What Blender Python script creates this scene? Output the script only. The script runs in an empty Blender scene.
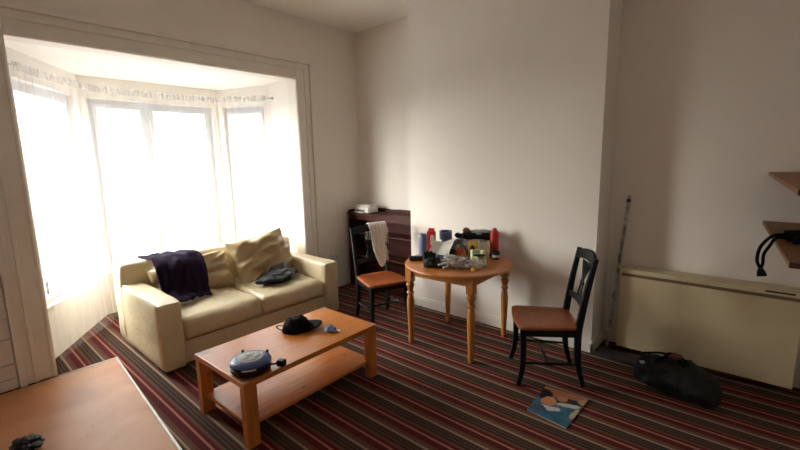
import bpy, bmesh, math, random
from mathutils import Vector, Matrix, noise
PI = math.pi
SC = bpy.context.scene
COL = SC.collection
random.seed(4)

# ------------------------------------------------------------ materials
def new_mat(name):
    m = bpy.data.materials.new(name); m.use_nodes = True
    nt = m.node_tree
    return m, nt, nt.nodes['Principled BSDF']
def N(nt, t, **kw):
    n = nt.nodes.new(t)
    for k, v in kw.items():
        if k in n.inputs: n.inputs[k].default_value = v
        else: setattr(n, k, v)
    return n
def coords(nt, scale=(1, 1, 1), rot=(0, 0, 0), kind='Object'):
    tc = N(nt, 'ShaderNodeTexCoord'); mp = N(nt, 'ShaderNodeMapping')
    mp.inputs['Scale'].default_value = scale; mp.inputs['Rotation'].default_value = rot
    nt.links.new(tc.outputs[kind], mp.inputs['Vector'])
    return mp.outputs['Vector']
def ramp(nt, stops, interp='LINEAR'):
    r = N(nt, 'ShaderNodeValToRGB'); cr = r.color_ramp; cr.interpolation = interp
    while len(cr.elements) > 1: cr.elements.remove(cr.elements[-1])
    cr.elements[0].position = stops[0][0]; cr.elements[0].color = (*stops[0][1], 1)
    for p, c in stops[1:]:
        e = cr.elements.new(p); e.color = (*c, 1)
    return r
def bump(nt, b, src, strength=.2, dist=.01):
    n = N(nt, 'ShaderNodeBump'); n.inputs['Strength'].default_value = strength; n.inputs['Distance'].default_value = dist
    nt.links.new(src, n.inputs['Height']); nt.links.new(n.outputs['Normal'], b.inputs['Normal'])
def simple(name, c, rough=.6, metal=0, var=.08, scale=9, bstr=0, bdist=.005, bscale=None, coat=0, sheen=0, spec=.5):
    m, nt, b = new_mat(name)
    v = coords(nt)
    no = N(nt, 'ShaderNodeTexNoise', Scale=scale, Detail=4.0); nt.links.new(v, no.inputs['Vector'])
    lo = tuple(max(0, x * (1 - var)) for x in c); hi = tuple(min(1, x * (1 + var)) for x in c)
    r = ramp(nt, [(.3, lo), (.7, hi)]); nt.links.new(no.outputs['Fac'], r.inputs['Fac'])
    nt.links.new(r.outputs['Color'], b.inputs['Base Color'])
    b.inputs['Roughness'].default_value = rough; b.inputs['Metallic'].default_value = metal
    b.inputs['Coat Weight'].default_value = coat; b.inputs['Specular IOR Level'].default_value = spec
    if sheen: b.inputs['Sheen Weight'].default_value = sheen
    if bstr:
        n2 = N(nt, 'ShaderNodeTexNoise', Scale=bscale or scale * 4, Detail=5.0); nt.links.new(v, n2.inputs['Vector'])
        bump(nt, b, n2.outputs['Fac'], bstr, bdist)
    return m
def wood(name, c1, c2, rough=.4, grain=(1.5, 18, 18), knots=False, coat=.2):
    m, nt, b = new_mat(name)
    v = coords(nt, grain)
    no = N(nt, 'ShaderNodeTexNoise', Scale=2.0, Detail=6.0, Distortion=1.2); nt.links.new(v, no.inputs['Vector'])
    r = ramp(nt, [(.25, c1), (.5, tuple((a + d) / 2 for a, d in zip(c1, c2))), (.75, c2)])
    nt.links.new(no.outputs['Fac'], r.inputs['Fac'])
    out = r.outputs['Color']
    if knots:
        vo = N(nt, 'ShaderNodeTexVoronoi', Scale=3.3); vv = coords(nt, (1.6, 1, 1)); nt.links.new(vv, vo.inputs['Vector'])
        kr = ramp(nt, [(0, (.25, .25, .25)), (.05, (.5, .5, .5)), (.1, (1, 1, 1))]); nt.links.new(vo.outputs['Distance'], kr.inputs['Fac'])
        mx = N(nt, 'ShaderNodeMix', data_type='RGBA', blend_type='MULTIPLY'); mx.inputs['Factor'].default_value = .8
        nt.links.new(out, mx.inputs['A']); nt.links.new(kr.outputs['Color'], mx.inputs['B']); out = mx.outputs['Result']
    nt.links.new(out, b.inputs['Base Color'])
    b.inputs['Roughness'].default_value = rough; b.inputs['Coat Weight'].default_value = coat; b.inputs['Coat Roughness'].default_value = .25
    b.inputs['Specular IOR Level'].default_value = .2 if coat == 0 else .4
    bump(nt, b, no.outputs['Fac'], .08, .003)
    return m

M = {}
M['wall'] = simple('off white wall paint', (.82, .765, .70), .85, var=.025, scale=1.3, bstr=.25, bdist=.003, bscale=30)
M['baywall'] = simple('bay wall paint', (.84, .80, .745), .8, var=.02, scale=2)
M['ceil'] = simple('ceiling paint', (.90, .87, .82), .9, var=.02, scale=2)
M['gloss'] = simple('white gloss paint', (.80, .745, .67), .4, var=.03, scale=6)
M['upvc'] = simple('white upvc', (.64, .65, .69), .35, var=.01)
M['pine'] = wood('orange pine', (.40, .115, .018), (.60, .21, .042), .33, (22, 1.6, 18), True, .3)
M['pine_leg'] = wood('orange pine upright', (.40, .115, .018), (.56, .20, .04), .38, (20, 20, 1.6), True, .25)
M['inlay'] = wood('greyed pine end grain', (.30, .15, .07), (.42, .24, .12), .4, (10, 10, 10), False, .1)
M['table'] = wood('honey pine table', (.38, .12, .02), (.56, .205, .045), .35, (2, 20, 14), False, .3)
M['table_leg'] = wood('honey pine leg', (.36, .125, .025), (.52, .21, .05), .4, (20, 20, 2), False, .2)
M['seat'] = wood('reddish seat wood', (.23, .054, .013), (.34, .09, .023), .36, (2, 18, 12), False, .25)
M['chair'] = simple('dark green black paint', (.004, .007, .007), .45, var=.2, scale=8, spec=.25)
M['mahog'] = wood('dark mahogany', (.036, .007, .005), (.075, .016, .010), .55, (2, 14, 14), False, 0)
M['shelf'] = wood('brown shelf board', (.23, .105, .05), (.34, .16, .08), .5, (1.5, 14, 14), False, 0)
M['shelf_edge'] = simple('dark red shelf edge', (.055, .012, .008), .5)
M['heater'] = simple('cream enamel', (.62, .525, .335), .5, var=.03, scale=3)
M['heater_trim'] = simple('brown heater trim', (.20, .13, .065), .5)
M['dark'] = simple('black vent', (.012, .011, .011), .6)
M['black'] = simple('black plastic', (.008, .008, .009), .4, var=.2, spec=.3)
M['black_fab'] = simple('black cloth', (.005, .005, .006), .9, var=.3, scale=14, bstr=.5, bdist=.01, spec=.15)
M['bagfab'] = simple('black nylon', (.009, .010, .009), .6, var=.3, scale=14, bstr=.5, bdist=.01, spec=.3)
M['bagred'] = simple('faded red tag', (.10, .022, .022), .6)
M['purple'] = simple('dark purple knit', (.014, .007, .021), .95, var=.3, scale=30, bstr=.5, bdist=.004, bscale=260, spec=.1)
M['navy'] = simple('dark navy shiny cloth', (.005, .006, .012), .5, var=.5, scale=14, bstr=.6, bdist=.012, bscale=30, spec=.4)
M['navy_p'] = simple('dusky violet cloth', (.07, .06, .13), .8, var=.4, scale=30)
M['navy_l'] = simple('faded navy lining', (.10, .12, .19), .6, var=.4, scale=20)
M['reelblue'] = simple('blue reel plastic', (.04, .07, .20), .35, var=.1)
M['reelgrey'] = simple('grey socket plate', (.33, .34, .36), .4)
M['reelwhite'] = simple('white cable', (.6, .6, .62), .5)
M['steel'] = simple('scuffed aluminium', (.62, .62, .60), .38, .85, var=.3, scale=20)
M['pole'] = simple('dull metal with painted highlights', (.42, .41, .39), .5, .25, var=.75, scale=22)  # light and dark patches in the colour stand in for highlights on the pole
M['strip'] = simple('silver floor trim', (.42, .41, .38), .35, .5, var=.12, scale=12)
M['bluegrey'] = simple('blue grey card', (.135, .185, .33), .6)
M['bluegrey_d'] = simple('dark roll core', (.04, .045, .06), .8)
M['red'] = simple('red print', (.52, .022, .022), .4)
M['redcan'] = simple('red enamel', (.42, .018, .015), .3)
M['white'] = simple('white card', (.72, .68, .62), .7)
M['cream'] = simple('cream card', (.62, .55, .42), .7)
M['yellow'] = simple('yellow packet', (.62, .42, .09), .5)
M['brownp'] = simple('brown print', (.16, .06, .03), .5)
M['green'] = simple('lime and white print', (.46, .50, .27), .45, var=.5, scale=26)
M['orange'] = simple('orange packet', (.55, .13, .03), .45, var=.3, scale=40)
M['towel'] = simple('grey towel', (.27, .26, .26), .9, bstr=.5, bdist=.006, bscale=90)
M['bluecloth'] = simple('pale blue packet', (.16, .22, .38), .6, var=.3, scale=30)
M['glove'] = simple('dark green glove', (.018, .03, .028), .7, var=.4, scale=30)
M['darkgrey'] = simple('charcoal rubber', (.018, .019, .021), .5)
M['device'] = simple('white device plastic', (.72, .70, .67), .4, var=.02)
M['knit'] = simple('cream knit', (.80, .75, .66), .95, var=.08, scale=60, bstr=.9, bdist=.006, bscale=160, sheen=.3)
M['iron'] = simple('rough brown residue', (.06, .045, .035), .8)
M['brick'] = simple('slate blue render', (.20, .22, .30), .9, var=.15, scale=1.5)
M['roof'] = simple('grey roof slate', (.13, .14, .18), .9, var=.2, scale=3)
M['asphalt'] = simple('pale pavement', (.50, .50, .50), .9, var=.15, scale=1)

def leather(name, c):
    m, nt, b = new_mat(name)
    v = coords(nt)
    n1 = N(nt, 'ShaderNodeTexNoise', Scale=3.0, Detail=4.0, Distortion=.6); nt.links.new(v, n1.inputs['Vector'])
    r = ramp(nt, [(.3, tuple(x * .86 for x in c)), (.7, c)]); nt.links.new(n1.outputs['Fac'], r.inputs['Fac'])
    nt.links.new(r.outputs['Color'], b.inputs['Base Color'])
    n2 = N(nt, 'ShaderNodeTexNoise', Scale=9.0, Detail=5.0, Distortion=1.5); nt.links.new(v, n2.inputs['Vector'])
    n3 = N(nt, 'ShaderNodeTexVoronoi', Scale=160.0); nt.links.new(v, n3.inputs['Vector'])
    ad = N(nt, 'ShaderNodeMath', operation='MULTIPLY_ADD'); ad.inputs[1].default_value = .06
    nt.links.new(n3.outputs['Distance'], ad.inputs[0]); nt.links.new(n2.outputs['Fac'], ad.inputs[2])
    bump(nt, b, ad.outputs[0], .45, .016)
    b.inputs['Roughness'].default_value = .33; b.inputs['Specular IOR Level'].default_value = .5
    return m
M['leather'] = leather('cream leather', (.66, .555, .365))
M['leather2'] = leather('tan cream leather cushion', (.52, .395, .22))

def carpet():
    m, nt, b = new_mat('striped carpet')
    tc = N(nt, 'ShaderNodeTexCoord'); sp = N(nt, 'ShaderNodeSeparateXYZ'); nt.links.new(tc.outputs['Object'], sp.inputs[0])
    dv = N(nt, 'ShaderNodeMath', operation='MULTIPLY_ADD'); dv.inputs[1].default_value = 1 / .2258; dv.inputs[2].default_value = .37 + 20; nt.links.new(sp.outputs['Y'], dv.inputs[0])
    fr = N(nt, 'ShaderNodeMath', operation='FRACT'); nt.links.new(dv.outputs[0], fr.inputs[0])
    bei = (.31, .225, .15); olive = (.042, .025, .017); ol2 = (.135, .080, .056); mar = (.098, .010, .011); pink = (.34, .145, .105); br = (.115, .048, .033)
    st = [(0, bei), (.06, br), (.10, ol2), (.13, br), (.22, mar), (.30, olive), (.32, mar), (.41, pink), (.475, mar), (.57, br), (.63, ol2), (.66, olive), (.76, ol2), (.785, olive), (.87, ol2), (.89, olive), (.96, br)]
    r = ramp(nt, st, 'CONSTANT'); nt.links.new(fr.outputs[0], r.inputs['Fac'])
    no = N(nt, 'ShaderNodeTexNoise', Scale=170.0, Detail=3.0); nt.links.new(tc.outputs['Object'], no.inputs['Vector'])
    rr = ramp(nt, [(.3, (.62, .62, .62)), (.7, (1.25, 1.25, 1.25))]); nt.links.new(no.outputs['Fac'], rr.inputs['Fac'])
    mx = N(nt, 'ShaderNodeMix', data_type='RGBA', blend_type='MULTIPLY'); mx.inputs['Factor'].default_value = 1
    nt.links.new(r.outputs['Color'], mx.inputs['A']); nt.links.new(rr.outputs['Color'], mx.inputs['B'])
    nt.links.new(mx.outputs['Result'], b.inputs['Base Color'])
    b.inputs['Roughness'].default_value = .95; b.inputs['Specular IOR Level'].default_value = .15
    bump(nt, b, no.outputs['Fac'], .4, .004)
    return m
M['carpet'] = carpet()

def hardboard():
    m, nt, b = new_mat('worn hardboard')
    v = coords(nt, (1, 1, 1))
    n1 = N(nt, 'ShaderNodeTexNoise', Scale=2.2, Detail=6.0, Distortion=.8); nt.links.new(v, n1.inputs['Vector'])
    r = ramp(nt, [(.3, (.42, .165, .068)), (.55, (.54, .245, .115)), (.75, (.60, .30, .16))]); nt.links.new(n1.outputs['Fac'], r.inputs['Fac'])
    n2 = N(nt, 'ShaderNodeTexNoise', Scale=14.0, Detail=3.0); v2 = coords(nt, (.4, 2.5, 1), (0, 0, .5)); nt.links.new(v2, n2.inputs['Vector'])
    r2 = ramp(nt, [(.22, (.55, .5, .45)), (.33, (1, 1, 1))]); nt.links.new(n2.outputs['Fac'], r2.inputs['Fac'])
    mx = N(nt, 'ShaderNodeMix', data_type='RGBA', blend_type='MULTIPLY'); mx.inputs['Factor'].default_value = .6
    nt.links.new(r.outputs['Color'], mx.inputs['A']); nt.links.new(r2.outputs['Color'], mx.inputs['B'])
    nt.links.new(mx.outputs['Result'], b.inputs['Base Color'])
    b.inputs['Roughness'].default_value = .5
    return m
M['hardboard'] = hardboard()

def magazine_mat():
    m, nt, b = new_mat('magazine cover')
    v = coords(nt); sp = N(nt, 'ShaderNodeSeparateXYZ')
    no = N(nt, 'ShaderNodeTexNoise', Scale=22.0, Detail=3.0); nt.links.new(v, no.inputs['Vector'])
    wv = N(nt, 'ShaderNodeVectorMath', operation='MULTIPLY_ADD'); wv.inputs[1].default_value = (.05, .05, 0)
    nt.links.new(no.outputs['Color'], wv.inputs[0]); nt.links.new(v, wv.inputs[2])
    cur = ramp(nt, [(.35, (.02, .085, .13)), (.65, (.035, .13, .19))]); nt.links.new(no.outputs['Fac'], cur.inputs['Fac']); out = cur.outputs['Color']
    for (cx, cy, rx, ry, rot, col) in (
        (-.02, .16, .20, .085, .1, (.33, .12, .05)), (-.11, .08, .05, .07, .3, (.012, .008, .01)), (.05, .08, .10, .045, .25, (.02, .02, .025)),
        (-.06, .01, .045, .055, 0, (.50, .19, .07)), (.00, .09, .035, .035, 0, (.42, .17, .09)), (-.04, -.075, .085, .030, .35, (.50, .46, .46)), (-.10, -.11, .06, .04, .2, (.04, .06, .10)),
        (.06, .035, .075, .022, .35, (.48, .46, .44)), (.125, .14, .03, .05, 0, (.40, .24, .13)), (.125, -.03, .018, .07, 0, (.42, .33, .18))):
        mp = N(nt, 'ShaderNodeMapping', vector_type='TEXTURE'); mp.inputs['Location'].default_value = (cx + .025, cy + .025, 0); mp.inputs['Rotation'].default_value = (0, 0, rot); mp.inputs['Scale'].default_value = (rx, ry, 1)
        nt.links.new(wv.outputs[0], mp.inputs['Vector'])
        fl = N(nt, 'ShaderNodeVectorMath', operation='MULTIPLY'); fl.inputs[1].default_value = (1, 1, 0); nt.links.new(mp.outputs[0], fl.inputs[0])
        ln = N(nt, 'ShaderNodeVectorMath', operation='LENGTH'); nt.links.new(fl.outputs[0], ln.inputs[0])
        mr = N(nt, 'ShaderNodeMapRange', interpolation_type='SMOOTHSTEP'); mr.inputs['From Min'].default_value = 1.12; mr.inputs['From Max'].default_value = .88
        nt.links.new(ln.outputs['Value'], mr.inputs['Value'])
        mx = N(nt, 'ShaderNodeMix', data_type='RGBA'); mx.inputs['B'].default_value = (*col, 1)
        nt.links.new(mr.outputs[0], mx.inputs['Factor']); nt.links.new(out, mx.inputs['A']); out = mx.outputs['Result']
    nt.links.new(out, b.inputs['Base Color']); b.inputs['Roughness'].default_value = .35
    return m
M['magazine'] = magazine_mat()

def sheer(name, dens, tint=(.84, .83, .82)):
    m = bpy.data.materials.new(name); m.use_nodes = True; nt = m.node_tree; nt.nodes.clear()
    out = N(nt, 'ShaderNodeOutputMaterial'); tr = N(nt, 'ShaderNodeBsdfTransparent')
    tl = N(nt, 'ShaderNodeBsdfTranslucent'); df = N(nt, 'ShaderNodeBsdfDiffuse')
    tl.inputs['Color'].default_value = (*tint, 1); df.inputs['Color'].default_value = (*tint, 1)
    a = N(nt, 'ShaderNodeMixShader'); a.inputs[0].default_value = .78
    nt.links.new(tl.outputs[0], a.inputs[1]); nt.links.new(df.outputs[0], a.inputs[2])
    mx = N(nt, 'ShaderNodeMixShader')
    v = coords(nt, (1, 1, .12))
    no = N(nt, 'ShaderNodeTexNoise', Scale=16.0, Detail=2.0); nt.links.new(v, no.inputs['Vector'])
    mr = N(nt, 'ShaderNodeMapRange'); mr.inputs['From Min'].default_value = .3; mr.inputs['From Max'].default_value = .7
    mr.inputs['To Min'].default_value = dens - .06; mr.inputs['To Max'].default_value = dens + .06
    nt.links.new(no.outputs['Fac'], mr.inputs['Value']); nt.links.new(mr.outputs[0], mx.inputs[0])
    nt.links.new(tr.outputs[0], mx.inputs[1]); nt.links.new(a.outputs[0], mx.inputs[2])
    nt.links.new(mx.outputs[0], out.inputs['Surface'])
    return m
M['net'] = sheer('sheer white net', .17)
M['net_hem'] = sheer('gathered net heading', .30)
def thin(name, tint, gl, rough=.02, extra=None):
    m = bpy.data.materials.new(name); m.use_nodes = True; nt = m.node_tree; nt.nodes.clear()
    out = N(nt, 'ShaderNodeOutputMaterial'); tr = N(nt, 'ShaderNodeBsdfTransparent'); tr.inputs['Color'].default_value = (*tint, 1)
    g = N(nt, 'ShaderNodeBsdfGlossy'); g.inputs['Roughness'].default_value = rough
    mx = N(nt, 'ShaderNodeMixShader'); mx.inputs[0].default_value = gl
    nt.links.new(tr.outputs[0], mx.inputs[1])
    if extra:
        d = N(nt, 'ShaderNodeBsdfDiffuse'); d.inputs['Color'].default_value = (*extra, 1)
        m2 = N(nt, 'ShaderNodeMixShader'); m2.inputs[0].default_value = .5
        nt.links.new(g.outputs[0], m2.inputs[1]); nt.links.new(d.outputs[0], m2.inputs[2]); nt.links.new(m2.outputs[0], mx.inputs[2])
    else: nt.links.new(g.outputs[0], mx.inputs[2])
    nt.links.new(mx.outputs[0], out.inputs['Surface'])
    return m
M['glass'] = thin('window glass', (.95, .97, .97), .06)
M['film'] = thin('clear plastic film', (.9, .9, .9), .62, .25, (.9, .86, .84))

# ------------------------------------------------------------ mesh helpers
def link(name, bm, mat, parent=None, loc=(0, 0, 0), rot=(0, 0, 0), smooth=False, angle=None):
    me = bpy.data.meshes.new(name)
    bmesh.ops.recalc_face_normals(bm, faces=bm.faces[:])
    bm.to_mesh(me); bm.free()
    for m in (mat if isinstance(mat, (list, tuple)) else [mat]): me.materials.append(m)
    if smooth:
        for p in me.polygons: p.use_smooth = True
        if angle:
            me.set_sharp_from_angle(angle=math.radians(angle))
    o = bpy.data.objects.new(name, me); COL.objects.link(o)
    o.location = loc; o.rotation_euler = rot
    if parent: o.parent = parent
    return o
def thing(name, label, cat, loc=(0, 0, 0), rz=0, group=None):
    o = bpy.data.objects.new(name, None); COL.objects.link(o); o.location = loc; o.rotation_euler = (0, 0, rz)
    o.empty_display_size = .1
    return tag(o, label, cat, group)
def tag(o, label, cat, group=None):
    o['label'] = label; o['category'] = cat
    if group: o['group'] = group
    return o
def struct(o, kind='structure'):
    o['kind'] = kind; return o
def bm_(): return bmesh.new()
def box(bm, lo, hi, bev=0, seg=2, mi=0, mat=None):
    r = bmesh.ops.create_cube(bm, size=1)
    vs = r['verts']
    for v in vs:
        v.co = Vector([lo[i] + (v.co[i] + .5) * (hi[i] - lo[i]) for i in range(3)])
    fs = list({f for v in vs for f in v.link_faces})
    if bev:
        es = list({e for v in vs for e in v.link_edges})
        r2 = bmesh.ops.bevel(bm, geom=es, offset=bev, segments=seg, affect='EDGES', profile=.5)
        vs = list({v for f in r2['faces'] for v in f.verts} | {v for v in vs if v.is_valid})
        fs = list({f for v in vs for f in v.link_faces})
    for f in fs: f.material_index = mi
    if mat is not None: bmesh.ops.transform(bm, matrix=mat, verts=[v for v in vs if v.is_valid])
    return bm
def boxm(lo, hi, bev=0, seg=2): return box(bm_(), lo, hi, bev, seg)
def prism(bm, pts, z0, z1, mi=0):
    a = [bm.verts.new((x, y, z0)) for x, y in pts]; b = [bm.verts.new((x, y, z1)) for x, y in pts]
    n = len(pts); fs = [bm.faces.new(a[::-1]), bm.faces.new(b)]
    for i in range(n): fs.append(bm.faces.new((a[i], a[(i + 1) % n], b[(i + 1) % n], b[i])))
    for f in fs: f.material_index = mi
    return bm
def tube(bm, pts, rad, seg=10, mi=0, caps=True, flat=1.0, up0=None):
    pts = [Vector(p) for p in pts]; n = len(pts)
    rads = rad if isinstance(rad, (list, tuple)) else [rad] * n
    rings = []; up = Vector(up0) if up0 else None
    for i, p in enumerate(pts):
        t = (pts[min(i + 1, n - 1)] - pts[max(i - 1, 0)]).normalized()
        if up is None:
            up = Vector((0, 0, 1)) if abs(t.z) < .9 else Vector((1, 0, 0))
        u = (up - t * up.dot(t)).normalized(); w = t.cross(u); up = u
        rings.append([bm.verts.new(p + (u * math.cos(2 * PI * k / seg) * flat + w * math.sin(2 * PI * k / seg)) * rads[i]) for k in range(seg)])
    for a, b in zip(rings, rings[1:]):
        for k in range(seg):
            f = bm.faces.new((a[k], a[(k + 1) % seg], b[(k + 1) % seg], b[k])); f.material_index = mi
    if caps:
        bm.faces.new(rings[0][::-1]).material_index = mi; bm.faces.new(rings[-1]).material_index = mi
    return bm
def sweep(bm, pts, wx, wy, side=(1, 0, 0)):
    """square bar along pts; wx along side, wy across; wx, wy may be lists"""
    pts = [Vector(p) for p in pts]; n = len(pts); s = Vector(side)
    wx = wx if isinstance(wx, list) else [wx] * n; wy = wy if isinstance(wy, list) else [wy] * n
    rings = []
    for i, p in enumerate(pts):
        t = (pts[min(i + 1, n - 1)] - pts[max(i - 1, 0)]).normalized()
        u = (s - t * s.dot(t)).normalized(); w = t.cross(u)
        rings.append([bm.verts.new(p + u * a * wx[i] / 2 + w * b * wy[i] / 2) for a, b in ((-1, -1), (1, -1), (1, 1), (-1, 1))])
    for a, b in zip(rings, rings[1:]):
        for k in range(4): bm.faces.new((a[k], a[(k + 1) % 4], b[(k + 1) % 4], b[k]))
    bm.faces.new(rings[0][::-1]); bm.faces.new(rings[-1])
    return bm
def lathe(bm, prof, seg=28, c=(0, 0, 0), mi=0, caps=True):
    rings = []
    for r, z in prof:
        rings.append([bm.verts.new((c[0] + r * math.cos(2 * PI * k / seg), c[1] + r * math.sin(2 * PI * k / seg), c[2] + z)) for k in range(seg)])
    for a, b in zip(rings, rings[1:]):
        for k in range(seg): bm.faces.new((a[k], a[(k + 1) % seg], b[(k + 1) % seg], b[k])).material_index = mi
    if caps:
        bm.faces.new(rings[0][::-1]).material_index = mi; bm.faces.new(rings[-1]).material_index = mi
    return bm
def xf(bm, m): bmesh.ops.transform(bm, matrix=m, verts=bm.verts[:]); return bm
def fbm(p, s, seed=0, oct=3):
    return noise.fractal(Vector(p) * s + Vector((seed * 7.3, seed * 3.1, seed * 1.7)), 1.0, 2.0, oct)
def blob(rx, ry, rz, seed, amp=.25, freq=3.0, sub=4, fold=.0, flatb=True):
    """crumpled soft lump resting on z=0"""
    bm = bm_(); bmesh.ops.create_icosphere(bm, subdivisions=sub, radius=1)
    for v in bm.verts:
        d = v.co.normalized()
        k = 1 + amp * fbm(d, freq * .5, seed) - fold * abs(fbm(d, freq * 1.6, seed + 5, 2))
        q = d * k
        z = q.z * rz + rz * .8
        v.co = Vector((q.x * rx, q.y * ry, max(z, .0015 + .002 * (1 + d.z)) if flatb else z))
    return bm
def sheet(fn, nu, nv, th=.004):
    """closed sheet from fn(u,v)->Vector, thickness th"""
    bm = bm_(); g = [[fn(i / nu, j / nv) for j in range(nv + 1)] for i in range(nu + 1)]
    def nrm(i, j):
        a = g[min(i + 1, nu)][j] - g[max(i - 1, 0)][j]; b = g[i][min(j + 1, nv)] - g[i][max(j - 1, 0)]
        c = a.cross(b); return c.normalized() if c.length > 1e-9 else Vector((0, 0, 1))
    t = [[bm.verts.new(g[i][j] + nrm(i, j) * th / 2) for j in range(nv + 1)] for i in range(nu + 1)]
    b = [[bm.verts.new(g[i][j] - nrm(i, j) * th / 2) for j in range(nv + 1)] for i in range(nu + 1)]
    for i in range(nu):
        for j in range(nv):
            bm.faces.new((t[i][j], t[i + 1][j], t[i + 1][j + 1], t[i][j + 1]))
            bm.faces.new((b[i][j], b[i][j + 1], b[i + 1][j + 1], b[i + 1][j]))
    for i in range(nu):
        bm.faces.new((t[i][0], b[i][0], b[i + 1][0], t[i + 1][0])); bm.faces.new((t[i][nv], t[i + 1][nv], b[i + 1][nv], b[i][nv]))
    for j in range(nv):
        bm.faces.new((t[0][j], t[0][j + 1], b[0][j + 1], b[0][j])); bm.faces.new((t[nu][j], b[nu][j], b[nu][j + 1], t[nu][j + 1]))
    return bm
def catmull(pts, n=6):
    P = [Vector(p) for p in pts]; P = [P[0] * 2 - P[1]] + P + [P[-1] * 2 - P[-2]]; out = []
    for i in range(1, len(P) - 2):
        a, b, c, d = P[i - 1:i + 3]
        for k in range(n):
            t = k / n
            out.append(.5 * ((2 * b) + (c - a) * t + (2 * a - 5 * b + 4 * c - d) * t * t + (3 * b - a - 3 * c + d) * t ** 3))
    out.append(P[-2]); return out

# ------------------------------------------------------------ room shell
CZ = 3.32; WX = -4.2; CY = 3.6; RY = 3.95; RWX = .42; NY = -1.1; LZ = 2.615; OY0, OY1 = .51, 2.98
struct(link('floor', boxm((-5.6, NY - .15, -.12), (RWX + .15, RY + .15, 0)), M['carpet']))
struct(link('ceiling', boxm((WX - .15, NY - .15, CZ), (RWX + .15, RY + .15, CZ + .1)), M['ceil']))
bm = bm_()
box(bm, (WX - .15, NY - .15, 0), (WX, OY0, CZ)); box(bm, (WX - .15, OY1, 0), (WX, RY + .15, CZ)); box(bm, (WX - .15, OY0, LZ), (WX, OY1, CZ))
struct(link('wall_left', bm, M['wall']))
struct(link('wall_chimney', boxm((-3.0, CY, 0), (-1.0, RY, CZ)), M['wall']))
struct(link('wall_back', boxm((WX, RY, 0), (RWX, RY + .15, CZ)), M['wall']))
struct(link('wall_right', boxm((RWX, NY, 0), (RWX + .15, RY + .15, CZ)), M['wall']))
struct(link('wall_near', boxm((WX, NY - .15, 0), (RWX + .15, NY, CZ)), M['wall']))
# skirting
def skirt(name, lo, hi):
    bm = bm_(); h = hi[2]
    box(bm, lo, (hi[0], hi[1], h - .02), .002, 1)
    cx, cy = (lo[0] + hi[0]) / 2, (lo[1] + hi[1]) / 2
    dx, dy = (hi[0] - lo[0]), (hi[1] - lo[1])
    a = .75
    if dx < dy: box(bm, (lo[0], lo[1], h - .0205), (lo[0] + dx * a if lo[0] < -4 or lo[0] > -1.1 and lo[0] < 0 else hi[0], hi[1], h), .003, 2)
    else: box(bm, (lo[0], hi[1] - dy * a, h - .0205), (hi[0], hi[1], h), .003, 2)
    struct(link(name, bm, M['gloss']))
skirt('baseboard_left', (WX, 3.24, 0), (WX + .02, RY, .14))
skirt('baseboard_chimney', (-3.0, CY - .02, 0), (-.98, CY, .105))
skirt('baseboard_recess', (-1.0, CY - .02, 0), (-.98, RY - .02, .105))
skirt('baseboard_back', (-.98, RY - .02, 0), (RWX, RY, .105))
# bay
A, B, Cc, D = Vector((-4.5, .51)), Vector((-5.5, 1.18)), Vector((-5.5, 2.665)), Vector((-4.75, 2.98))
def off(p, q, d):
    t = (q - p).normalized(); n = Vector((t.y, -t.x))   # to the outside
    if (n.dot(Vector((-1, 0))) if abs(n.x) > .3 else n.y * (1 if p.y > 1.7 else -1)) < 0: n = -n
    return n * d
TH = .16
def seg_prism(bm, p, q, z0, z1, th=TH, inset=0):
    o = off(p, q, th); i = off(p, q, inset)
    prism(bm, [tuple(p + i), tuple(q + i), tuple(q + o), tuple(p + o)], z0, z1)
E0, E1 = Vector((WX - .15, OY0)), Vector((WX - .15, OY1))
WZ0, WZ1 = .46, 2.39
def lerp(p, q, t): return p + (q - p) * t
units = []
for nm, p, q, m0, m1 in (('wall_bay_left', A, B, .10, .10), ('wall_bay_center', B, Cc, .07, .07), ('wall_bay_right', Cc, D, .07, .10)):
    bm = bm_(); L = (q - p).length
    a, b = lerp(p, q, m0 / L), lerp(p, q, 1 - m1 / L)
    seg_prism(bm, p, q, 0, WZ0); seg_prism(bm, p, q, WZ1, LZ); seg_prism(bm, p, a, WZ0, WZ1); seg_prism(bm, b, q, WZ0, WZ1)
    struct(link(nm, bm, M['baywall'])); units.append((a, b))
bm = bm_()
prism(bm, [tuple(E0), tuple(A), (A.x, A.y - TH), (E0.x, E0.y - TH)], 0, LZ)
prism(bm, [tuple(E1), tuple(D), (D.x, D.y + TH), (E1.x, E1.y + TH)], 0, LZ)
for p, o1, o2 in ((A, Vector((0, -TH)), off(A, B, TH)), (B, off(A, B, TH), off(B, Cc, TH)), (Cc, off(B, Cc, TH), off(Cc, D, TH)), (D, off(Cc, D, TH), Vector((0, TH)))):
    prism(bm, [tuple(p), tuple(p + o1), tuple(p + (o1 + o2).normalized() * TH * 1.05), tuple(p + o2)], 0, LZ)
struct(link('wall_bay_return', bm, M['baywall']))
bm = bm_(); prism(bm, [(WX - .15, OY0 - .2), (-4.5, OY0 - .2), (-5.7, 1.1), (-5.7, 2.75), (-4.7, 3.2), (WX - .15, 3.2)], LZ, LZ + .12)
struct(link('ceiling_bay', bm, M['ceil']))
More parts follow.
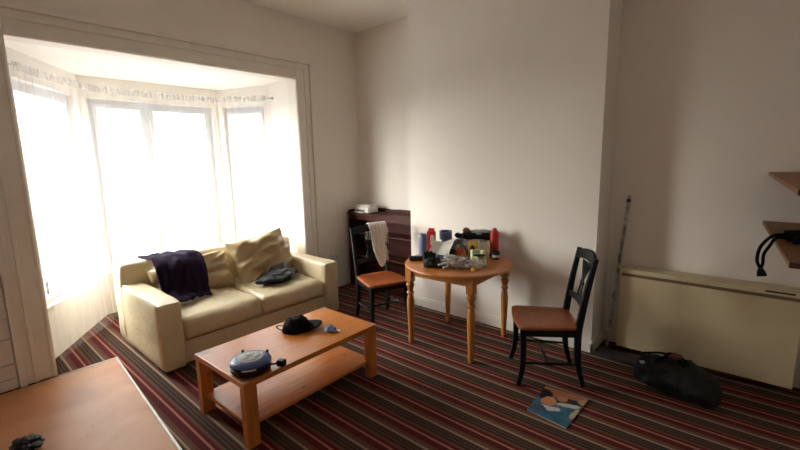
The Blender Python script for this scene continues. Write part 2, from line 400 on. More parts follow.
# window units: frame, mullion, transom, sashes, panes, handles
def bar3(bm, p, q, z0, z1, th, inset):
    o = off(p, q, 1.0).normalized()
    prism(bm, [tuple(p + o * inset), tuple(q + o * inset), tuple(q + o * (inset + th)), tuple(p + o * (inset + th))], z0, z1)
def window(idx, a, b, mull=None, trans=None):
    L = (b - a).length; bm = bm_()
    P = lambda s: lerp(a, b, s / L)
    for s0, s1, z0, z1 in ((0, .05, WZ0, WZ1), (L - .05, L, WZ0, WZ1), (.05, L - .05, WZ0, WZ0 + .05), (.05, L - .05, WZ1 - .05, WZ1)):
        bar3(bm, P(s0), P(s1), z0, z1, .06, .06)
    if mull: bar3(bm, P(mull - .03), P(mull + .03), WZ0 + .05, WZ1 - .05, .06, .06)
    cols = [(.05, mull - .03), (mull + .03, L - .05)] if mull else [(.05, L - .05)]
    if trans:
        for c in cols: bar3(bm, P(c[0]), P(c[1]), trans - .03, trans + .03, .06, .06)
    root = struct(link('window_%d' % idx, bm, M['upvc']))
    rows = [(WZ0 + .05, trans - .03), (trans + .03, WZ1 - .05)] if trans else [(WZ0 + .05, WZ1 - .05)]
    for c in cols:
        for z0, z1 in rows:
            s = bm_(); w = .04
            bar3(s, P(c[0]), P(c[0] + w), z0, z1, .035, .045); bar3(s, P(c[1] - w), P(c[1]), z0, z1, .035, .045)
            bar3(s, P(c[0] + w), P(c[1] - w), z0, z0 + w, .035, .045); bar3(s, P(c[0] + w), P(c[1] - w), z1 - w, z1, .035, .045)
            so = link('sash', s, M['upvc'], root)
            g = bm_(); bar3(g, P(c[0] + w), P(c[1] - w), z0 + w, z1 - w, .006, .068); link('pane', g, M['glass'], so)
    h = bm_(); c = P(.09 if idx == 1 else L - .09); bar3(h, c, c + (b - a).normalized() * .02, .56, .68, .02, .02); link('handle', h, M['steel'], root)
    return root
window(1, *units[0])
window(2, *units[1], mull=.575, trans=.965)
window(3, *units[2], trans=.985)
# inner sill boards
for k, (a, b) in enumerate(((A, B), (B, Cc), (Cc, D))):
    bm = bm_(); o = off(a, b, 1.0).normalized(); t = (b - a).normalized() * .02
    prism(bm, [tuple(a - o * .04 + t), tuple(b - o * .04 - t), tuple(b + o * .055 - t * 3), tuple(a + o * .055 + t * 3)], WZ0 + .001, WZ0 + .022)
    struct(link('trim_%d' % (k + 3), bm, M['gloss']))
# casing round the bay opening
bm = bm_()
def frame_u(y0, y1, z1, x1, w):
    box(bm, (WX, y0 - w, 0), (x1, y0, z1 + w), .003, 1); box(bm, (WX, y1, 0), (x1, y1 + w, z1 + w), .003, 1)
    box(bm, (WX, y0, z1), (x1, y1, z1 + w), .003, 1)
frame_u(OY0, OY1, LZ, WX + .018, .20)
frame_u(OY0 - .185, OY1 + .185, LZ + .185, WX + .045, .045)
frame_u(OY0 - .115, OY1 + .115, LZ + .115, WX + .028, .025)
frame_u(OY0 - .008, OY1 + .008, LZ + .008, WX + .026, .022)
struct(link('trim_1', bm, M['gloss']))
# boarded panel left of the casing
bm = bm_()
for z0, z1 in ((0, .083), (.087, .197), (.201, .397), (.401, .557), (.561, .723), (.727, .9)):
    box(bm, (WX, -.9, z0), (WX + .02, .275, z1), .003, 1)
struct(link('trim_2', bm, M['gloss']))

# ------------------------------------------------------------ outside
struct(link('ground', boxm((-60, -50, -.7), (-5.9, 50, -.6)), M['asphalt']))
hs = bpy.data.objects.new('outside_house', None); COL.objects.link(hs); hs.location = (-24, -6.0, -.6); hs.rotation_euler = (0, 0, math.radians(-14)); hs['kind'] = 'structure'
link('wall', boxm((-4, -6, 0), (0, 4.2, 6.6)), M['brick'], hs)
bm = bm_(); prism(bm, [(-4.2, -3.0), (0, 0), (.0, 0)][:0] or [(-6.2, 0), (4.4, 0), (-.9, 2.4)], -.3, 4.3)
xf(bm, Matrix.Translation((0, 0, 6.6)) @ Matrix(((0, 0, -1, 0), (1, 0, 0, 0), (0, 1, 0, 0), (0, 0, 0, 1))))
link('roof', bm, M['roof'], hs)
for y in (-4.2, -.9, 2.3):
    for z in (.9, 3.9):
        f = link('window', boxm((0, y - .6, z), (.06, y + .6, z + 1.5), .01, 1), M['upvc'], hs)
        link('pane', boxm((.06, y - .52, z + .08), (.075, y + .52, z + 1.42)), M['dark'], f)

# ------------------------------------------------------------ net curtains and rail
RZ = 2.455
path = catmull([(-4.43, .57, 0), (-4.70, .76, 0), (-4.98, 1.0, 0), (-5.20, 1.22, 0), (-5.27, 1.45, 0), (-5.28, 1.75, 0), (-5.27, 2.2, 0), (-5.2, 2.45, 0), (-5.0, 2.66, 0), (-4.72, 2.90, 0)], 10)
cum = [0]
for a, b in zip(path, path[1:]): cum.append(cum[-1] + (b - a).length)
TL = cum[-1]
def at(s):
    s = max(0, min(TL - 1e-6, s))
    for i in range(len(path) - 1):
        if cum[i + 1] >= s:
            t = (s - cum[i]) / (cum[i + 1] - cum[i]); d = (path[i + 1] - path[i]).normalized()
            return path[i].lerp(path[i + 1], t), Vector((d.y, -d.x, 0))
def curtain(s0, s1, seed, label, amp, z0, pull=0):
    root = thing('net_curtain', label, 'curtain', (*at(s0)[0][:2], 0), 0, 'net curtains round the bay')
    o = Vector((*at(s0)[0][:2], 0)); nu = int((s1 - s0) / .0115); zs = [z0, .25, .5, .8, 1.1, 1.4, 1.7, 2.0, 2.2, RZ - .035]
    def vert(i, z):
        u = i / nu; s = s0 + (s1 - s0) * u
        k = (2.45 - z) / 2.45
        s += pull * k * math.sin(PI * u) * .25
        p, n = at(s)
        ph = 34 * s + 2.6 * noise.noise(Vector((s * 3, seed, z * .25)))
        a = amp * (.75 - .55 * k) * (.5 + .9 * abs(noise.noise(Vector((s * 2.3, seed + 4, .3)))))
        d = a * math.sin(ph * 1.9) + amp * .8 * (1 - .7 * k) * noise.noise(Vector((s * 4, z * .9, seed)))
        return p + n * d + Vector((0, 0, z)) - o
    bm = bm_(); g = [[bm.verts.new(vert(i, z)) for z in zs] for i in range(nu + 1)]
    for i in range(nu):
        for j in range(len(zs) - 1): bm.faces.new((g[i][j], g[i + 1][j], g[i + 1][j + 1], g[i][j + 1]))
    link('net', bm, M['net'], root, smooth=True)
    bm = bm_(); hz = [RZ - .035, RZ - .015, RZ + .008, RZ + .03]
    def hv(i, z, sgn):
        s = s0 + (s1 - s0) * i / nu; p, n = at(s)
        return p + n * (.006 * math.sin(s * 120 + 1.5 * math.sin(s * 23)) + sgn * .010) + Vector((0, 0, z + (.010 * noise.noise(Vector((s * 14, 0, seed))) if z > RZ else 0))) - o
    for sgn in (-1, 1):
        g = [[bm.verts.new(hv(i, z, sgn)) for z in hz] for i in range(nu + 1)]
        for i in range(nu):
            for j in range(3): bm.faces.new((g[i][j], g[i + 1][j], g[i + 1][j + 1], g[i][j + 1]))
    link('heading', bm, M['net_hem'], root, smooth=True)
    return root
curtain(0, .93, 1, 'sheer white net curtain reaching the floor at the left bay window', .024, .012, .30)
curtain(.945, 2.30, 2, 'sheer white net curtain across the wide central bay window behind sofa', .020, .05)
curtain(2.315, TL, 3, 'sheer white net curtain over the narrow right bay window', .020, .05)
rail = thing('curtain_rail', 'thin curtain wire bent round the bay above the windows', 'curtain rail', (-4.43, .57, RZ))
bm = tube(bm_(), [p - Vector((-4.43, .57, 0)) for p in [Vector((-4.40, .515, 0))] + path + [Vector((-4.68, 2.975, 0))]], .005, 8)
link('rod', bm, M['strip'], rail)
link('end_hook', lathe(bm_(), [(.004, -.012), (.012, -.008), (.012, .008), (.004, .012)], 12, (-.24, 2.395, 0)), M['strip'], rail)
link('end_hook', lathe(bm_(), [(.004, -.012), (.012, -.008), (.012, .008), (.004, .012)], 12, (.03, -.045, 0)), M['strip'], rail)

# ------------------------------------------------------------ hardboard on the floor
hb = thing('hardboard_sheet', 'large worn brown hardboard sheet lying on carpet in front of bay', 'floor board', (-4.14, .90, 0))
link('board', prism(bm_(), [(0, 0), (4.35, -.305), (4.35, -1.95), (0, -1.95)], 0, .006), M['hardboard'], hb)
link('edge_strip', prism(bm_(), [(0, .0005), (0, .015), (4.35, -.290), (4.35, -.3045)], 0, .010), M['strip'], hb)
link('edge_strip', prism(bm_(), [(-.016, -.39), (-.0005, -.39), (-.0005, .022), (-.016, .022)], 0, .010), M['strip'], hb)
def crumple(name, label, cat, loc, r, seed, mat, group=None, **kw):
    o = link(name, blob(*r, seed, **kw), mat, None, loc, smooth=True); return tag(o, label, cat, group)
o = crumple('dark_cloth', 'small crumpled dark navy cloth on the brown hardboard', 'cloth', (-3.19, .20, .007), (.10, .075, .035), 3, M['navy'], amp=.5, fold=.5)

# ------------------------------------------------------------ sofa
def rbox(lo, hi, bev=.04, wr=0, seed=0, cuts=0, bulge=0):
    bm = boxm(lo, hi)
    if cuts: bmesh.ops.subdivide_edges(bm, edges=bm.edges[:], cuts=cuts, use_grid_fill=True)
    else:
        bmesh.ops.bevel(bm, geom=bm.edges[:], offset=bev, segments=4, affect='EDGES'); return bm
    c = (Vector(lo) + Vector(hi)) / 2; h = (Vector(hi) - Vector(lo)) / 2
    for v in bm.verts:
        d = v.co - c; q = Vector((d.x / h.x, d.y / h.y, d.z / h.z))
        # rounded box projection
        r = bev; inner = Vector([max(-h[i] + r, min(h[i] - r, d[i])) for i in range(3)])
        dd = d - inner
        if dd.length > 1e-6: d = inner + dd.normalized() * r * min(1, dd.length / r if dd.length < r else 1)
        if bulge:
            d.z += bulge * (1 - q.x * q.x) * (1 - q.y * q.y) * (1 if q.z > 0 else -.3)
            d.x += bulge * .8 * (1 - q.z * q.z) * (1 - q.y * q.y) * (1 if q.x > .5 else 0)
        if wr: d += Vector((1, 1, 1)) * wr * fbm(v.co, 7, seed)
        v.co = c + d
    return bm
SX0, SX1, SY0, SY1 = -4.55, -3.43, 1.05, 2.86
sofa = thing('sofa', 'cream leather two-seater sofa with box arms in front of the bay window', 'sofa', (-4.0, 1.955, 0))
def S(name, bm, mat=M['leather'], p=sofa, **kw):
    xf(bm, Matrix.Translation((4.0, -1.955, 0))); return link(name, bm, mat, p, smooth=True, angle=50, **kw)
S('base', rbox((SX0 + .04, SY0 + .15, .04), (SX1 - .035, SY1 - .15, .26), .025))
S('arm', rbox((SX0 + .1, SY0, .035), (SX1, SY0 + .185, .60), .03, .005, 1, 14))
S('arm', rbox((SX0 + .1, SY1 - .185, .035), (SX1, SY1, .60), .03, .005, 2, 14))
S('backrest', rbox((SX0, SY0 - .005, .035), (SX0 + .26, SY1 + .005, .79), .055, .006, 3, 18))
MY = (SY0 + SY1) / 2
for k, (a, b) in enumerate(((SY0 + .187, MY - .004), (MY + .004, SY1 - .187))):
    S('seat_cushion', rbox((SX0 + .24, a, .235), (SX1 - .02, b, .425), .05, .008, 4 + k, 18, .022))
for a in ((SX1 - .1, SY0 + .03), (SX1 - .1, SY1 - .09), (SX0 + .05, SY0 + .03), (SX0 + .05, SY1 - .09)):
    S('foot', boxm((a[0], a[1], 0), (a[0] + .06, a[1] + .06, .045), .004, 1), M['mahog'])
def pillow(w, h, t, seed, n=34, wr=.02):
    """local: y across, z up, x thickness; stands centred at origin"""
    bm = bm_(); G = {}
    for side in (1, -1):
        for i in range(n + 1):
            for j in range(n + 1):
                u, v = -1 + 2 * i / n, -1 + 2 * j / n
                edge = abs(u) == 1 or abs(v) == 1
                if side == -1 and edge: G[(side, i, j)] = G[(1, i, j)]; continue
                f = ((1 - abs(u) ** 4.5) * (1 - abs(v) ** 4.5)) ** .55
                pin = 1 - .06 * (abs(v) ** 2) * (1 - u * u) ; pin2 = 1 - .06 * (abs(u) ** 2) * (1 - v * v)
                sag = .10 * (-v if False else 0)
                d = Vector((0, u * pin2, v * pin))
                wrk = wr * 1.1 * f * fbm((u * .8 + v * .5, v * 1.6 - u * .7, side), 1.3, seed, 2) - wr * 1.2 * f * abs(fbm((u * .7 + v * .5, v * 2.0 - u * 1.1, side), 1.5, seed + 9, 1))
                edge_w = .012 * fbm((u * 2, v * 2, 0), 2, seed + 3) if edge else 0
                G[(side, i, j)] = bm.verts.new((side * (t / 2 * f) + wrk * side * 1.2 + edge_w, u * w / 2 * pin2, v * h / 2 * pin))
    for side in (1, -1):
        for i in range(n):
            for j in range(n):
                q = [G[(side, i, j)], G[(side, i + 1, j)], G[(side, i + 1, j + 1)], G[(side, i, j + 1)]]
                bm.faces.new(q if side == 1 else q[::-1])
    return bm
def back_cushion(y, w, h, tilt, x, z, roll, yaw, seed):
    bm = pillow(w, h, .20, seed, wr=.065)
    mt = Matrix.Translation((x, y, z)) @ Matrix.Rotation(yaw, 4, 'Z') @ Matrix.Rotation(tilt, 4, 'Y') @ Matrix.Rotation(roll, 4, 'X')
    xf(bm, mt); return S('back_cushion', bm, M['leather2'])
back_cushion(1.62, .78, .42, math.radians(-20), -4.14, .572, math.radians(3), 0, 3)
back_cushion(2.36, .72, .50, math.radians(-22), -4.11, .655, math.radians(7), math.radians(3), 8)

# purple jumper over the left back cushion
prof = catmull([(-4.48, 0, .797), (-4.40, 0, .800), (-4.30, 0, .805), (-4.19, 0, .800), (-4.09, 0, .75), (-4.02, 0, .66), (-3.965, 0, .58), (-3.93, 0, .52), (-3.87, 0, .485), (-3.79, 0, .470)], 5)
def jfn(u, v):
    f = v * (len(prof) - 1); i = min(int(f), len(prof) - 2); p = prof[i].lerp(prof[i + 1], f - i)
    y0 = 1.25 + .03 * min(1, v * 1.6) + .02 * math.sin(v * 7); y1 = 1.68 + .04 * math.sin(v * 4 + .5)
    y = y0 + (y1 - y0) * u
    w = .040 * fbm((u * 1.6 + v * .6, v * 1.3 - u * .5, 0), 2.6, 7, 2) + .016 * math.sin(u * 13 + v * 7) * (.3 + v)
    n = Vector((.6, 0, .8)); end = max(0, v - .75) * 4
    return Vector((p.x + .03 * math.sin(u * 6) * end + .02 * (1 - u) * end, y, p.z - .006 + .02 * (1 - u) * v - .03 * max(0, .25 - v))) + n * abs(w)
bm = sheet(jfn, 34, 50, .016)
for v in bm.verts: pass
xf(bm, Matrix.Translation((4.2, -1.5, -.43)))
o = link('jumper', bm, M['purple'], None, (-4.2, 1.5, .43), smooth=True)
tag(o, 'dark purple jumper draped over the left back cushion of the sofa', 'clothing')
# black jacket bundle
jk = thing('jacket', 'bundled shiny navy black jacket lying on the right sofa seat', 'clothing', (-3.76, 2.32, .446), math.radians(104))
link('body', blob(.24, .145, .062, 11, amp=.35, freq=2.6, fold=.22, sub=4), M['navy'], jk, smooth=True)
bm = blob(.12, .10, .05, 15, amp=.4, fold=.2); xf(bm, Matrix.Translation((.13, .08, .04))); link('sleeve', bm, M['navy'], jk, smooth=True)
bm = blob(.06, .035, .015, 21, amp=.4, fold=.2); xf(bm, Matrix.Translation((.09, -.02, .085))); link('lining', bm, M['navy_l'], jk, smooth=True)

# ------------------------------------------------------------ coffee table
ct = thing('coffee_table', 'low rectangular orange pine coffee table with lower shelf', 'coffee table', (-2.468, 1.600, 0), math.radians(1.2))
hx, hy, H = .312, .555, .42
link('tabletop', boxm((-hx, -hy, H - .036), (hx, hy, H), .004, 2), M['pine'], ct)
for sx in (-1, 1):
    for sy in (-1, 1):
        x0, x1 = sorted((sx * hx, sx * (hx - .056))); y0, y1 = sorted((sy * hy, sy * (hy - .084)))
        link('leg', boxm((x0 + .001, y0 + .001, 0), (x1 - .001, y1 - .001, H - .036), .004, 2), M['pine_leg'], ct)
        link('corner_inlay', boxm((x0 + .004, y0 + .004, H), (x1, y1, H + .001)), M['inlay'], ct)
link('shelf', boxm((-hx + .03, -hy + .03, .115), (hx - .03, hy - .03, .140), .003, 1), M['pine'], ct)
# cable reel
rl = thing('cable_reel', 'round blue extension cable reel with grey socket plate on the coffee table', 'cable reel', (-2.27, 1.172, H + .001), math.radians(25))
link('drum', lathe(bm_(), [(.085, 0), (.108, .004), (.120, .016), (.122, .034), (.112, .042), (.098, .044)], 40), M['black'], rl, smooth=True, angle=40)
for k in range(4):
    a0 = math.radians(-80 + 90 * k); pts = [((.1175) * math.cos(a0 + t * .07), .1175 * math.sin(a0 + t * .07), .046) for t in range(11)]
    link('cable', tube(bm_(), pts, .0055, 8), M['reelwhite'], rl, smooth=True)
link('cover', lathe(bm_(), [(.098, .040), (.121, .050), (.122, .056), (.114, .066), (.096, .073), (.080, .075), (.076, .072)], 44), M['reelblue'], rl, smooth=True, angle=35)
pl = link('socket_plate', lathe(bm_(), [(.070, .070), (.076, .0725), (.076, .0765), (.070, .078)], 36), M['reelgrey'], rl, smooth=True, angle=30)
for k in range(4):
    a = PI / 4 + k * PI / 2; c = (.034 * math.cos(a), .034 * math.sin(a))
    bm = bm_(); box(bm, (c[0] - .019, c[1] - .019, .0765), (c[0] + .019, c[1] + .019, .081), .004, 2); link('socket', bm, M['reelwhite'], pl)
    bm = bm_()
    for dx, dy in ((0, .007), (-.007, -.005), (.007, -.005)): box(bm, (c[0] + dx - .002, c[1] + dy - .003, .0805), (c[0] + dx + .002, c[1] + dy + .003, .0816))
    link('pin_holes', bm, M['black'], pl)
for a in (150, 62):
    a = math.radians(a); link('foot', lathe(bm_(), [(.008, .04), (.008, .078), (.006, .082)], 12, (.112 * math.cos(a), .112 * math.sin(a), 0)), M['black'], rl, smooth=True, angle=40)
pg = link('plug', boxm((.135, .06, .004), (.185, .105, .040), .008, 3), M['black'], rl)
link('cord', tube(bm_(), catmull([(.115, .03, .03), (.13, .045, .028), (.15, .07, .022)], 5), .005, 8), M['black'], pg, smooth=True)

rl.scale = (1.0, 1.0, 1.12)
# cap
cp = thing('cap', 'black peaked cap with strap on the middle of the coffee table', 'cap', (-2.56, 1.715, H + .0015), math.radians(62))
cp.scale = (1.08, 1.2, 1.12)
def capf():
    bm = bm_(); bmesh.ops.create_icosphere(bm, subdivisions=4, radius=1)
    for v in bm.verts:
        d = v.co.copy(); k = 1 + .12 * fbm(d, 1.6, 4)
        v.co = Vector((d.x * .105 * k, d.y * .078 * k, max(0, d.z) * (.095 + .02 * fbm(d, 2, 6)) + (.0 if d.z > 0 else 0)))
    return bm
link('crown', capf(), M['black_fab'], cp, smooth=True)
def peak(u, v):
    a = (u - .5) * 2.0; r0 = .088; r = r0 + v * .085 * math.cos(a * .9)
    return Vector((r * math.cos(a) + .0, r * .66 * math.sin(a), .012 + .022 * math.sin(v * 2.2) * math.cos(a * 1.2)))
link('peak', sheet(peak, 16, 8, .004), M['black_fab'], cp, smooth=True)
link('strap', tube(bm_(), catmull([(-.085, -.045, .02), (-.125, -.03, .035), (-.14, 0, .04), (-.125, .03, .035), (-.085, .045, .02)], 6), .006, 8, flat=.4), M['black_fab'], cp, smooth=True)
# small blue packet
bp = thing('blue_wrapper', 'small crumpled blue wrapper with white end on the coffee table', 'wrapper', (-2.34, 1.85, H + .0015), .4)
link('film', blob(.045, .035, .018, 31, amp=.6, fold=.6, freq=4), M['bluecloth'], bp, smooth=True)
bm = blob(.02, .028, .012, 35, amp=.6, fold=.5); xf(bm, Matrix.Translation((-.005, .012, .022))); link('fold', bm, M['bluecloth'], bp, smooth=True)
link('label_end', boxm((.035, .005, .0), (.07, .03, .010), .003, 2), M['white'], bp)

# ------------------------------------------------------------ dining table
dt = thing('dining_table', 'round honey pine pedestal-free dining table on four turned legs', 'table', (-2.03, 3.10, 0), math.radians(2))
dt['label'] = 'round honey pine dining table on four turned legs, covered in clutter'
TZ = .75
link('tabletop', lathe(bm_(), [(.45, TZ - .03), (.474, TZ - .028), (.484, TZ - .018), (.484, TZ - .010), (.478, TZ - .002), (.47, TZ)], 64), M['table'], dt, smooth=True, angle=40)
bm = bm_(); L0 = .312
for s in (-1, 1):
    box(bm, (-L0, s * L0 - .011, TZ - .105), (L0, s * L0 + .011, TZ - .03), .002, 1); box(bm, (s * L0 - .011, -L0, TZ - .1049), (s * L0 + .011, L0, TZ - .0301), .002, 1)
link('apron', bm, M['table_leg'], dt)
LP = [(.018, 0), (.022, .02), (.024, .05), (.020, .09), (.022, .12), (.029, .30), (.031, .40), (.024, .455), (.020, .465), (.031, .478), (.031, .488), (.021, .50), (.026, .53), (.034, .553), (.034, .562), (.024, .575), (.030, .585), (.030, .59)]
for sx in (-1, 1):
    for sy in (-1, 1):
        bm = lathe(bm_(), [(r_ * 1.1, z_) for r_, z_ in LP], 20, (sx * L0, sy * L0, 0))
        bm2 = box(bm, (sx * L0 - .033, sy * L0 - .033, .588), (sx * L0 + .033, sy * L0 + .033, TZ - .03), .003, 1)
        link('leg', bm, M['table_leg'], dt, smooth=True, angle=35)

# ------------------------------------------------------------ chairs
def chair(label, x, y, deg):
    t = thing('dining_chair', label, 'chair', (x, y, 0), math.radians(deg - 90), 'painted dining chairs')
    # local +y is the front
    def seatf():
        bm = bm_(); n = 20; out = []
        pts = []
        c = [(-.235, .225), (.235, .225), (.195, -.215), (-.195, -.215)]
        for k in range(4):
            p, q = Vector(c[k]), Vector(c[(k + 1) % 4])
            bow = (.022, .006, 0, .006)[k]; nrm = Vector((-(q - p).y, (q - p).x)).normalized()
            for i in range(1, n):
                tt = i / n; w = p.lerp(q, tt) + nrm * bow * math.sin(PI * tt); pts.append(w)
        for (z, s) in ((.432, .955), (.436, .99), (.448, 1.0), (.457, .99), (.461, .965), (.456, .7), (.452, .35)):
            out.append([bm.verts.new((p.x * s, p.y * s, z)) for p in pts])
        m = len(pts)
        for a, b in zip(out, out[1:]):
            for k in range(m): bm.faces.new((a[k], a[(k + 1) % m], b[(k + 1) % m], b[k]))
        bm.faces.new(out[0]); bm.faces.new(out[-1]); return bm
    link('seat', seatf(), M['seat'], t, smooth=True, angle=50)
    for s in (-1, 1):
        pts = catmull([(s * .215, .225, 0), (s * .205, .200, .10), (s * .198, .190, .24), (s * .195, .195, .432)], 5)
        link('leg', sweep(bm_(), pts, [.030 + .010 * i / 15 for i in range(16)], [.030 + .012 * i / 15 for i in range(16)]), M['chair'], t)
    for s in (-1, 1):
        pts = catmull([(s * .185, -.245, 0), (s * .182, -.205, .16), (s * .182, -.195, .34), (s * .182, -.200, .46), (s * .190, -.235, .70), (s * .198, -.285, .965)], 5)
        n = len(pts)
        link('leg', sweep(bm_(), pts, [.028 + .008 * math.sin(PI * i / (n - 1)) for i in range(n)], [.030 + .014 * math.sin(PI * i / (n - 1)) for i in range(n)]), M['chair'], t)
    bm = bm_()
    box(bm, (-.185, .175, .375), (.185, .197, .432), .002, 1); box(bm, (-.17, -.205, .375), (.17, -.185, .432), .002, 1)
    for s in (-1, 1): sweep(bm, [(s * .19, .19, .403), (s * .18, -.19, .403)], .018, .057, (1, 0, 0))
    link('seat_rail', bm, M['chair'], t)
    for s in (-1, 1): link('stretcher', tube(bm_(), [(s * .2, .2, .17), (s * .192, 0, .168), (s * .183, -.205, .165)], [.008, .012, .008], 10), M['chair'], t, smooth=True)
    link('stretcher', tube(bm_(), [(-.19, .01, .168), (0, .01, .168), (.19, .01, .168)], [.008, .012, .008], 10), M['chair'], t, smooth=True)
    # crest: arched with rounded shoulders
    def yb(z): return -.200 - .085 * max(0, (z - .46) / .505) ** 1.25
    def crest(u, v):
        a = -1 + 2 * u; x = a * .192
        top = .945 + .040 * math.cos(a * PI / 2) ** .7 if abs(a) < 1 else .945
        bot = .885 + .022 * math.cos(a * PI / 2)
        z = bot + (top - bot) * v
        return Vector((x, yb(z) - .022 * (1 - a * a), z))
    link('crest_rail', sheet(crest, 24, 5, .022), M['chair'], t, smooth=True, angle=40)
    def low(u, v):
        a = -1 + 2 * u; z = .575 + .045 * v + .012 * (1 - a * a)
        return Vector((a * .187, yb(z) - .016 * (1 - a * a), z))
    link('back_rail', sheet(low, 16, 3, .018), M['chair'], t, smooth=True, angle=40)
    for k in range(7):
        a = (k - 3) / 3; xt = a * .095; xm = a * .020; xb = a * .055
        p = []
        for xx, z in ((xb, .615), (xb * .75, .66), (xm, .735), (xm * 1.3, .78), (xt * .75, .85), (xt, .895)):
            p.append((xx, yb(z) - .018, z))
        link('spindle', tube(bm_(), catmull(p, 4), .0052, 7), M['chair'], t, smooth=True)
    bm = bm_(); bmesh.ops.create_uvsphere(bm, u_segments=18, v_segments=10, radius=1)
    xf(bm, Matrix.Translation((0, yb(.735) - .020, .735)) @ Matrix.Diagonal((.040, .013, .022, 1))); link('medallion', bm, M['chair'], t, smooth=True)
    return t
chair('dark green painted chair with brown seat standing right of the round table', -1.18, 3.02, 213.3)
chair('dark green painted chair left of the round table, cream knit draped on back', -2.935, 3.02, -20)

# cream knitted scarf on the left chair back
F = Vector((math.cos(math.radians(-20)), math.sin(math.radians(-20)), 0)); Sd = Vector((-F.y, F.x, 0)); CL = Vector((-2.95, 3.02, 0))
sc = thing('scarf', 'cream knitted scarf with fringe hanging over the left chair back', 'scarf', (CL + Sd * .1 - F * .28) + Vector((0, 0, .6)))
so = sc.location.copy()
sp = catmull([(0, -.345, .80), (0, -.345, .92), (0, -.318, .992), (0, -.27, .985), (0, -.248, .90), (0, -.238, .75), (0, -.205, .62), (0, -.185, .54)], 6)
def scf(u, v):
    f = v * (len(sp) - 1); i = min(int(f), len(sp) - 2); p = sp[i].lerp(sp[i + 1], f - i)
    w0, w1 = .21, .0
    k = max(0, (v - .45) / .55)
    lo = w0 - k * .02 - k * k * .03; hi = w1 + k * .04 + k * k * .045
    s = lo + (hi - lo) * u
    w = .010 * math.sin(u * 16 + 2 * v) * min(1, v * 2) + .006 * fbm((u, v, 0), 4, 2)
    drop = -.07 * k * math.sin(PI * u) * .6 + .05 * k * (1 - u)
    q = CL + Sd * s + F * (p.y + .014 + abs(w)) + Vector((0, 0, p.z + drop * (v ** 2)))
    return q - so
link('knit', sheet(scf, 24, 44, .009), M['knit'], sc, smooth=True)
bm = bm_()
for k in range(14):
    v = .50 + k * .034; p = scf(0, min(v, 1)); q = scf(.02, min(v, 1))
    tube(bm, [p, p + Sd * .010 + Vector((0, 0, -.018)) + F * .004, p + Sd * (.012 + .004 * (k % 3)) + Vector((0, 0, -.05)) + F * .006], .0035, 6)
link('fringe', bm, M['knit'], sc, smooth=True)
sc.children[-1]['kind'] = 'stuff'

# ------------------------------------------------------------ bookcase and device on it
bc = thing('bookcase', 'low dark mahogany bookcase in the alcove behind the left chair', 'bookcase', (-3.58, 3.66, 0))
X0, X1, Dp = -.56, .56, .27
for x in (X0, X1 - .022): link('side_panel', boxm((x, .002, 0), (x + .022, Dp, .98), .002, 1), M['mahog'], bc)
link('back_panel', boxm((X0 + .022, Dp - .012, .06), (X1 - .022, Dp - .001, .98)), M['mahog'], bc)
link('top', boxm((X0 - .01, -.012, .98), (X1 + .01, Dp, 1.003), .004, 2), M['mahog'], bc)
for z in (.06, .42, .72): link('shelf', boxm((X0 + .022, .012, z), (X1 - .022, Dp - .012, z + .02), .002, 1), M['mahog'], bc)
link('plinth', boxm((X0 + .022, .02, 0), (X1 - .022, .04, .058)), M['mahog'], bc)
link('front_rail', boxm((X0 + .022, .004, .915), (X1 - .022, .02, .979)), M['mahog'], bc)
bm = bm_(); g0 = []; n = 40
for i in range(n + 1):
    a = -1 + 2 * i / n; z = 1.018 + .030 * (1 if abs(a) < .45 else .5 + .5 * math.cos((abs(a) - .45) / .55 * PI)) * (1 - .25 * (abs(a) < .2) * math.cos(a / .2 * PI / 2))
    g0.append((a * .555, z))
fr = [bm.verts.new((x, Dp - .020, z)) for x, z in g0]; bk = [bm.verts.new((x, Dp - .002, z)) for x, z in g0]
fb = [bm.verts.new((x, Dp - .020, 1.003)) for x, z in g0]; bb = [bm.verts.new((x, Dp - .002, 1.003)) for x, z in g0]
for i in range(n):
    bm.faces.new((fr[i], fr[i + 1], bk[i + 1], bk[i])); bm.faces.new((fb[i], fb[i + 1], fr[i + 1], fr[i])); bm.faces.new((bb[i + 1], bb[i], bk[i], bk[i + 1])); bm.faces.new((fb[i + 1], fb[i], bb[i], bb[i + 1]))
bm.faces.new((fb[0], fr[0], bk[0], bb[0])); bm.faces.new((fb[n], bb[n], bk[n], fr[n]))
link('gallery', bm, M['mahog'], bc)
link('gallery', boxm((X0, .01, 1.003), (X0 + .016, Dp - .02, 1.03), .003, 2), M['mahog'], bc)
dv = thing('printer', 'small white printer on the left end of the dark bookcase', 'printer', (-3.90, 3.77, 1.003), math.radians(-6)); dv.scale = (1.12, 1.0, 1.2)
link('body', boxm((-.13, -.085, 0), (.13, .085, .062), .012, 3), M['device'], dv, smooth=True, angle=40)
link('lid', boxm((-.125, -.06, .062), (.125, .083, .082), .008, 3), M['device'], dv, smooth=True, angle=40)
link('output_slot', boxm((-.09, -.088, .014), (.06, -.084, .030)), M['darkgrey'], dv)
link('paper_tray', boxm((-.10, -.125, .004), (.08, -.085, .010), .002, 1), M['white'], dv)

# wall socket
ws = thing('wall_socket', 'white double wall socket low on the wall right of the bay', 'socket', (WX, 3.44, .42))
link('plate', boxm((0, -.075, -.045), (.012, .075, .045), .004, 2), M['device'], ws)
for y in (-.035, .035):
    bm = bm_()
    for dy, dz in ((0, .012), (-.011, -.01), (.011, -.01)): box(bm, (.0115, y + dy - .003, dz - .004), (.0128, y + dy + .003, dz + .004))
    link('pin_holes', bm, M['darkgrey'], ws)

